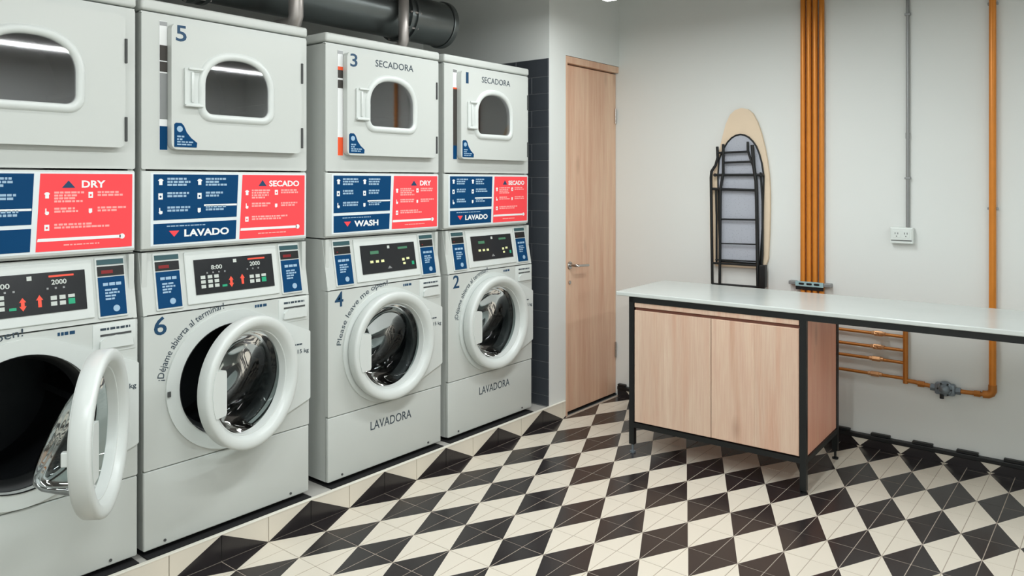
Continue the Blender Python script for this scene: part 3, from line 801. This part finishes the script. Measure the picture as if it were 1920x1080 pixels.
cb = thing('storage_cabinet', 'light oak two door cabinet set in the black frame under the worktop', 'cabinet', (-.237, -.59, .162), (0, 0, CY))
y0, y1 = -T-.003, -.868
part('body', MB().box(.022, y1+.001, .0, .52, y1+.018, .622).box(.022, y0-.018, 0, .52, y0, .622).box(.03, y1+.018, 0, .52, y0-.018, .016).box(.03, y1+.018, .600, .52, y0-.018, .616).box(.50, y1+.018, .016, .518, y0-.018, .600), 'wood_side', cb)
part('side_panel', MB().bbox(T+.001, -.872-T+.006, .0, .539, -.8722, .622, r=.001), 'wood_side', cb, label='reddish oak side panel')
ym = -.448
a = part('door', MB().bbox(.003, ym+.0015, .004, .021, y0, .585, r=.0012), 'wood', cb)
b = part('door', MB().bbox(.0035, y1, .004, .021, ym-.0015, .585, r=.0012), 'wood2', cb)
yy = (ym+y1)/2-.005
part('veneer_panel', MB().bbox(.002, yy+.0012, .006, .0034, ym-.003, .583, r=.0004, seg=1), 'wood2', b)
part('veneer_panel', MB().bbox(.002, y1+.002, .006, .0034, yy-.0012, .583, r=.0004, seg=1), 'wood', b)
part('grip_rail', MB().bbox(.003, y1, .601, .021, y0, .624, r=.001), 'wood', cb)
part('finger_groove', MB().box(.014, y1, .586, .0215, y0, .6005), 'wood_groove', cb)

# ================================================================== IRONING BOARD
t = thing('ironing_board', 'folded ironing board with beige cover hanging on the far wall, black legs outward', 'ironing board', (XW, -.825, .79))
def pt(y, z): return (y+.825, z-.79)
def yz(points, x0, x1, mb=None, mi=0):
    mb = mb or MB(); return mb.prismx([pt(*p) for p in points], x0, x1, mi)
outl = [(-.839, 1.852), (-.800, 1.842), (-.768, 1.815), (-.742, 1.76), (-.722, 1.69), (-.704, 1.62), (-.684, 1.546), (-.662, 1.47), (-.648, 1.40), (-.641, 1.30), (-.640, 1.15), (-.644, 1.0), (-.655, .93), (-.68, .905),
        (-.96, .91), (-.985, .93), (-.999, .97), (-1.006, 1.11), (-1.010, 1.25), (-1.010, 1.36), (-1.004, 1.46), (-.993, 1.541), (-.978, 1.62), (-.958, 1.70), (-.935, 1.765), (-.907, 1.817), (-.878, 1.842)]
part('padded_cover', yz(outl, -.024, -.004), 'cover', t)
rim = [(y+(.007 if y > -.83 else -.007), z) for y, z in outl]
arch = [(-.836, 1.695), (-.808, 1.690), (-.782, 1.676), (-.757, 1.652), (-.737, 1.622), (-.718, 1.585), (-.703, 1.545), (-.696, 1.45), (-.70, 1.2), (-.71, .938), (-.955, .938), (-.972, 1.2), (-.977, 1.449), (-.965, 1.526), (-.950, 1.58), (-.933, 1.622), (-.912, 1.652), (-.888, 1.676), (-.862, 1.690)]
part('mesh_board', yz(arch, -.030, -.0245), 'mesh_board', t)
def tb(pts, x=-.045, r=.006): return MB().tube([(x, *pt(*p)) for p in pts], r, 10)
ed = arch + [arch[0]]
part('board_rim', MB().tube([(-.031, *pt(*p)) for p in ed], .005, 8), 'black_metal', t, 50)
part('leg', tb([(-.700, 1.626), (-.703, 1.560), (-.690, 1.515), (-.664, 1.478), (-.660, 1.44), (-.669, .800)], -.050, .0085), 'black_metal', t, 50)
part('leg', tb([(-.740, 1.640), (-.740, 1.466), (-.722, 1.372), (-.718, .802)], -.055, .0085), 'black_metal', t, 50)
part('leg', tb([(-.889, 1.650), (-.889, 1.60), (-.911, 1.533), (-.930, 1.49)], -.050, .007), 'black_metal', t, 50)
part('leg', tb([(-.918, 1.630), (-.926, 1.511), (-.940, 1.418), (-.944, 1.3), (-.952, .806)], -.055, .0100), 'black_metal', t, 50)
part('side_rail', tb([(-.962, 1.47), (-.974, 1.30), (-.974, 1.0), (-.968, .93)], -.042, .006), 'black_metal', t, 50)
part('side_rail', tb([(-.688, 1.37), (-.692, 1.2), (-.692, .93)], -.042, .006), 'black_metal', t, 50)
for (ya, za, yb, zb, r_) in ((-.70, 1.588, -.896, 1.592, .0065), (-.74, 1.529, -.911, 1.533, .0065), (-.690, 1.456, -.978, 1.455, .008), (-.672, 1.372, -.944, 1.366, .008), (-.72, 1.191, -.944, 1.195, .0055), (-.72, 1.046, -.944, 1.052, .004), (-.690, .947, -.95, .953, .0045), (-.672, .926, -.952, .930, .0065), (-.669, .800, -.990, .805, .0075)):
    part('cross_bar', MB().tube([(-.052, *pt(ya, za)), (-.052, *pt(yb, zb))], r_, 8), 'black_metal', t, 50)
part('end_foot', MB().bbox(-.068, pt(-.998, 0)[0], .015, -.03, pt(-.962, 0)[0], .145, r=.004), 'black_plastic', t)
for y in (-.974, -.69): part('pivot_knob', MB().cyl((-.062, *pt(y, 1.456)), .010, .012, 'x', 12), 'black_plastic', t)
part('wall_hook', MB().box(-.005, pt(-.88, 0)[0], .62, -.0005, pt(-.79, 0)[0], .70).cyl((-.02, pt(-.825, 0)[0], .66), .006, .0205, 'x', 10), 'zinc', t)

# ================================================================== GAS PIPES
t = thing('gas_manifold', 'four orange gas pipes side by side running down the far wall into a valve manifold', 'gas pipes', (XW, -1.25, 0))
X_ = -.022; PY = [-1.198, -1.231, -1.264, -1.300]; HZ = [.397, .478, .542, .613]
YR = -1.722
def L_(y): return y+1.25
for i, (y, hz) in enumerate(zip(PY, HZ)):
    # vertical drop then a bend into its horizontal run
    p = [(X_, L_(y), 2.94), (X_, L_(y), hz+.03), (X_, L_(y-.008), hz+.008), (X_, L_(y-.03), hz)]
    part('vertical_pipe', MB().tube(p, .0142, 14), 'copper', t, 50)
    part('horizontal_pipe', MB().tube([(X_, L_(y-.03), hz), (X_, L_(YR), hz-.003)], .0085, 12), 'old_brass', t, 50)
    yv = -1.575-.006*i
    v = part('valve', MB().cyl((X_, L_(yv)-.022, hz-.001), .0145, .044, 'y', 6, ch=.003).cyl((X_, L_(yv)-.034, hz-.001), .011, .068, 'y', 12), 'brass', t, 30)
    if i > 1: part('valve_handle', MB().bbox(X_-.034, L_(yv)-.036, hz+.004, X_-.022, L_(yv)+.012, hz+.012, r=.002).cyl((X_-.03, L_(yv), hz-.001), .005, .022, 'x', 8), 'brass', v)
part('riser_pipe', MB().tube([(X_-.001, L_(YR), .655), (X_-.001, L_(YR), .37)], .0125, 14), 'old_brass', t, 50)
part('outlet_pipe', MB().tube([(X_, L_(YR), .385), (X_, L_(-1.765), .384), (X_, L_(-1.79), .380), (X_, L_(-1.86), .374)], .011, 12).cyl((X_, L_(-1.81), .379), .016, .03, 'y', 6), 'old_brass', t, 50)

t = thing('gas_regulator', 'small grey cast gas regulator low on the wall under the worktop', 'regulator', (XW, -1.905, .373))
rg = MB().cyl((-.055, 0, .004), .036, .04, 'x', 24, ch=.006)
part('housing', rg.bbox(-.05, -.045, -.028, -.012, .045, .030, r=.008), 'zinc', t, 35)
part('dome', MB().lathe([(.0, -.082), (.016, -.080), (.024, -.070), (.026, -.055), (.026, -.05)], (0, 0, .004), 24, axis='x'), 'zinc', t, 50)
part('inlet_nut', MB().cyl((-.024, .045, .0), .018, .022, 'y', 6), 'zinc', t)
part('outlet_nut', MB().cyl((-.024, -.067, -.002), .018, .022, 'y', 6), 'zinc', t)
for k in range(6): part('bolt', MB().cyl((-.060, .030*math.cos(k*PI/3), .004+.030*math.sin(k*PI/3)), .0045, .008, 'x', 6), 'black_plastic', t)
part('vent', MB().cyl((-.05, .012, -.045), .010, .022, 'z', 10), 'black_plastic', t)

t = thing('gas_pipe', 'single orange gas pipe running down the wall at the right edge of the picture', 'pipe', (XW, -2.107, .38))
part('pipe', MB().tube([(-.022, 0, 2.56), (-.022, 0, .02), (-.022, .006, .006), (-.022, .02, -.004)], .0155, 16), 'copper', t, 50)
part('elbow', MB().tube([(-.022, 0, .045), (-.022, 0, .016), (-.022, .006, .004), (-.022, .018, -.004), (-.022, .04, -.006)], .0185, 14), 'old_brass', t, 50)
part('feed_pipe', MB().tube([(-.022, .03, -.006), (-.022, .14, -.009)], .011, 12).cyl((-.022, .05, -.007), .0155, .028, 'y', 6), 'old_brass', t, 50)
for z in (.9, 1.9): part('pipe_clip', MB().bbox(-.024, -.022, z, -.0005, .022, z+.012, r=.002), 'conduit', t)

t = thing('pipe_bracket', 'slotted metal channel bracket clamping the four orange pipes above the worktop', 'bracket', (XW, -1.235, .845))
p = MB()
p.box(-.046, -.080, -.012, -.040, .072, .012)
p.box(-.046, -.080, .012, -.038, .072, .0135); p.box(-.046, -.080, -.0135, -.038, .072, -.012)
part('channel', p, 'alu', t)
for yc in (-.045, .0-.004, .038): part('slot', MB().prismx([(y, z) for y, z in rrect(yc-.015, -.005, yc+.015, .006, .005, 4)], -.0475, -.0461), 'black_plastic', t)
part('clamp_ear', MB().bbox(-.042, -.118, -.010, -.0005, -.0805, .010, r=.003), 'conduit', t)
part('clamp_ear', MB().bbox(-.042, .0725, -.008, -.0005, .112, .012, r=.003), 'conduit', t)
part('back_strip', MB().box(-.0395, -.08, -.034, -.0375, .072, -.0136), 'black_plastic', t)

t = thing('cable_conduit', 'thin grey metal conduit coming straight down the wall to the socket', 'conduit', (XW, -1.730, 1.18))
part('tube', MB().cyl((-.012, 0, 0), .0085, 1.765, 'z', 14), 'conduit', t, 50)
part('coupling', MB().cyl((-.012, 0, .46), .0105, .03, 'z', 14), 'conduit', t, 50)
for z in (.25, 1.1): part('clip', MB().bbox(-.022, -.014, z, -.0005, .014, z+.01, r=.001), 'conduit', t)
t = thing('wall_socket', 'white surface mounted double socket at the foot of the grey conduit', 'socket', (XW, -1.705, 1.137))
part('box', MB().bbox(-.036, -.055, -.042, -.0005, .055, .042, r=.004), 'socket', t)
part('cover_plate', MB().bbox(-.040, -.050, -.024, -.0355, .050, .037, r=.002), 'socket', t)
for y in (-.022, .022):
    o = part('outlet', MB().bbox(-.042, y-.017, -.012, -.0395, y+.017, .025, r=.001), 'socket', t)
    part('pin_hole', MB().box(-.0426, y-.008, .006, -.042, y-.005, .016).box(-.0426, y+.005, .006, -.042, y+.008, .016).box(-.0426, y-.0025, -.006, -.042, y+.0025, -.001), 'socket_hole', o)
part('shadow_gap', MB().box(-.0385, -.048, -.028, -.036, .048, -.0245), 'socket_hole', t)
